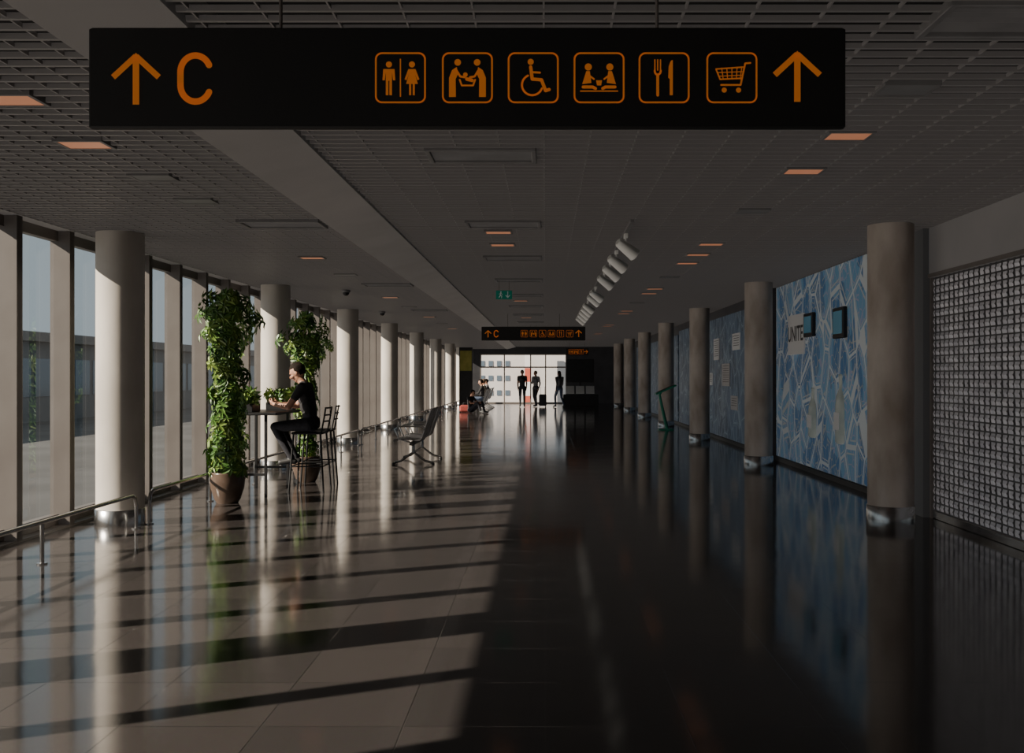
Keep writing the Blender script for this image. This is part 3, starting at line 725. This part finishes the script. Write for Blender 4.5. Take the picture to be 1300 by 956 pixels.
person("person",(-2.7,45.6,0),math.pi/2,sit,dict(top='greycloth',bottom='trouser',arm='greycloth'),"person in grey top and dark trousers sitting on bench",.013)
floor_sit=mirror(dict(pelvis=(0,-.02,.13),chest=(0,-.02,.48),neck=(0,.03,.65),head=(0,.1,.79),pitch=-.3,
  shoulder_r=(.185,.0,.6),elbow_r=(.25,.16,.4),wrist_r=(.12,.36,.42),hip_r=(.095,.02,.12),knee_r=(.17,.42,.42),ankle_r=(.15,.55,.10),toe_r=(.16,.71,.04)))
person("person",(-2.95,39.5,0),-math.pi/2-.5,floor_sit,dict(top='tee',bottom='trouser',arm='skin'),"person in dark clothes sitting on floor beside red bag",.013)
e=empty("travel_bag",(-3.2,40.2,0),"red and black travel bag on the floor","bag")
b=MB(); b.bbox(-.25,.25,-.14,.14,.01,.3,'redcloth',.06); b.build("bag_body",e)
b=MB(); b.tube([(-.12,0,.29),(-.1,0,.38),(.1,0,.38),(.12,0,.29)],.012,'black',8); b.build("handle",e)
e=empty("suitcase",(X(689),Yp+.2,0),"small dark upright wheeled suitcase","suitcase")
b=MB(); b.bbox(-.18,.18,-.12,.12,.05,.6,'trouser',.04); b.build("case_body",e)
b=MB(); b.tube([(-.09,0,.59),(-.09,0,.95),(.09,0,.95),(.09,0,.59)],.009,'steel',8); b.build("pull_handle",e)
for x in (-.14,.14):
    for y in (-.08,.08):
        b=MB(); b.tube([(x-.012,y,.028),(x+.012,y,.028)],.028,'black',14); b.build("wheel",e)

# ---------------------------------------------------------------- far end things
e=empty("information_display",(1.75,49.5,0),"dark information counter with slanted white printed panels","display")
b=MB(); b.bbox(-.85,.9,0,.5,0,.55,'black',.02); b.build("base_cabinet",e)
b=MB(); b.bbox(-.7,.7,.3,.4,1.15,2.3,'black',.02); b.bbox(-.05,.05,.33,.38,.5,1.2,'black',.01); b.build("screen_panel",e)
for i,x in enumerate((-.72,-.22,.28)):
    b=MB(); b.bbox(x,x+.42,-.01,.01,-.25,.2,'white',.004,Matrix.Translation((0,.05,.8))@Matrix.Rotation(math.radians(-35),4,'X')); b.build("slanted_leaflet_panel",e)
e=empty("advertising_panel",(-3.55,44.6,0),"tall dark advertising panel with yellow print","advertising panel")
b=MB(); b.bbox(-.3,.3,0,.15,0,2.75,'black',.01); b.build("frame",e)
b=MB(); b.box(-.26,.26,-.006,0,1.7,2.6,'yellow'); b.build("poster",e)

# ---------------------------------------------------------------- outside
b=MB(); b.box(-260,260,-80,400,-4.3,-4,'asphalt'); structure(b.build("trim_5"),"airport apron asphalt outside the windows","ground")
b=MB()
b.box(-75,-60,20,330,-4,5.5,'terminal'); b.box(-76,-59,18,332,5.5,6.6,'fin')
y=22
while y<325: b.box(-60,-59.9,y,y+4,-1,3.5,'bluewin'); y+=5
tag(b.build("terminal_building"),"long grey airport terminal building with window band","building")
e=empty("office_building",(-2,95,-4),"pale facade building with rows of blue windows and striped mast","building")
b=MB(); b.box(-14,14,0,10,0,8.3,'facade')
for zf in (1.4,3.6,5.0,6.4):
    x=-13
    while x<-1.2: b.box(x,x+.42,-.05,0,zf,zf+.5,'bluewin'); x+=.8
b.box(-14.2,14.2,-.3,10,8.3,8.7,'terminal'); b.box(.5,14,-.1,0,1.0,2.2,'terminal'); b.build("facade",e)
b=MB()
for i in range(6): b.box(.1,.7,-2,-1.4,1+i*1.3,1+(i+1)*1.3,'red' if i%2 else 'white')
b.build("striped_mast",e)

# ---------------------------------------------------------------- light
w=bpy.data.worlds.new("World"); bpy.context.scene.world=w; w.use_nodes=True; nt=w.node_tree; bg=nt.nodes["Background"]
bg.inputs[0].default_value=(.56,.62,.66,1); bg.inputs[1].default_value=.85
def sun(name,energy,d,col,ang=.009,shadow=True):
    sd=bpy.data.lights.new(name,'SUN'); sd.energy=energy; sd.angle=ang; sd.color=col; sd.use_shadow=shadow
    so=bpy.data.objects.new(name,sd); C.objects.link(so); so.rotation_euler=Vector(d).to_track_quat('-Z','Y').to_euler(); so.location=(-20,-10,20)
sun("sun",17,(1,.46,-.625),(1,.82,.66))
sun("bounce_fill_sun",.75,(.74,.42,.46),(1,.93,.88),.5,False)  # added shadowless fill sun, stands in for light bounced around the hall

cam=bpy.data.cameras.new("camera"); cam.sensor_width=36; cam.sensor_fit='HORIZONTAL'; cam.clip_end=1000
co=bpy.data.objects.new("camera",cam); C.objects.link(co); co.location=(0,0,H); co.rotation_euler=(math.pi/2,0,0)
cam.lens=35; cam.shift_x=-42/1300; cam.shift_y=-1/1300
bpy.context.scene.camera=co
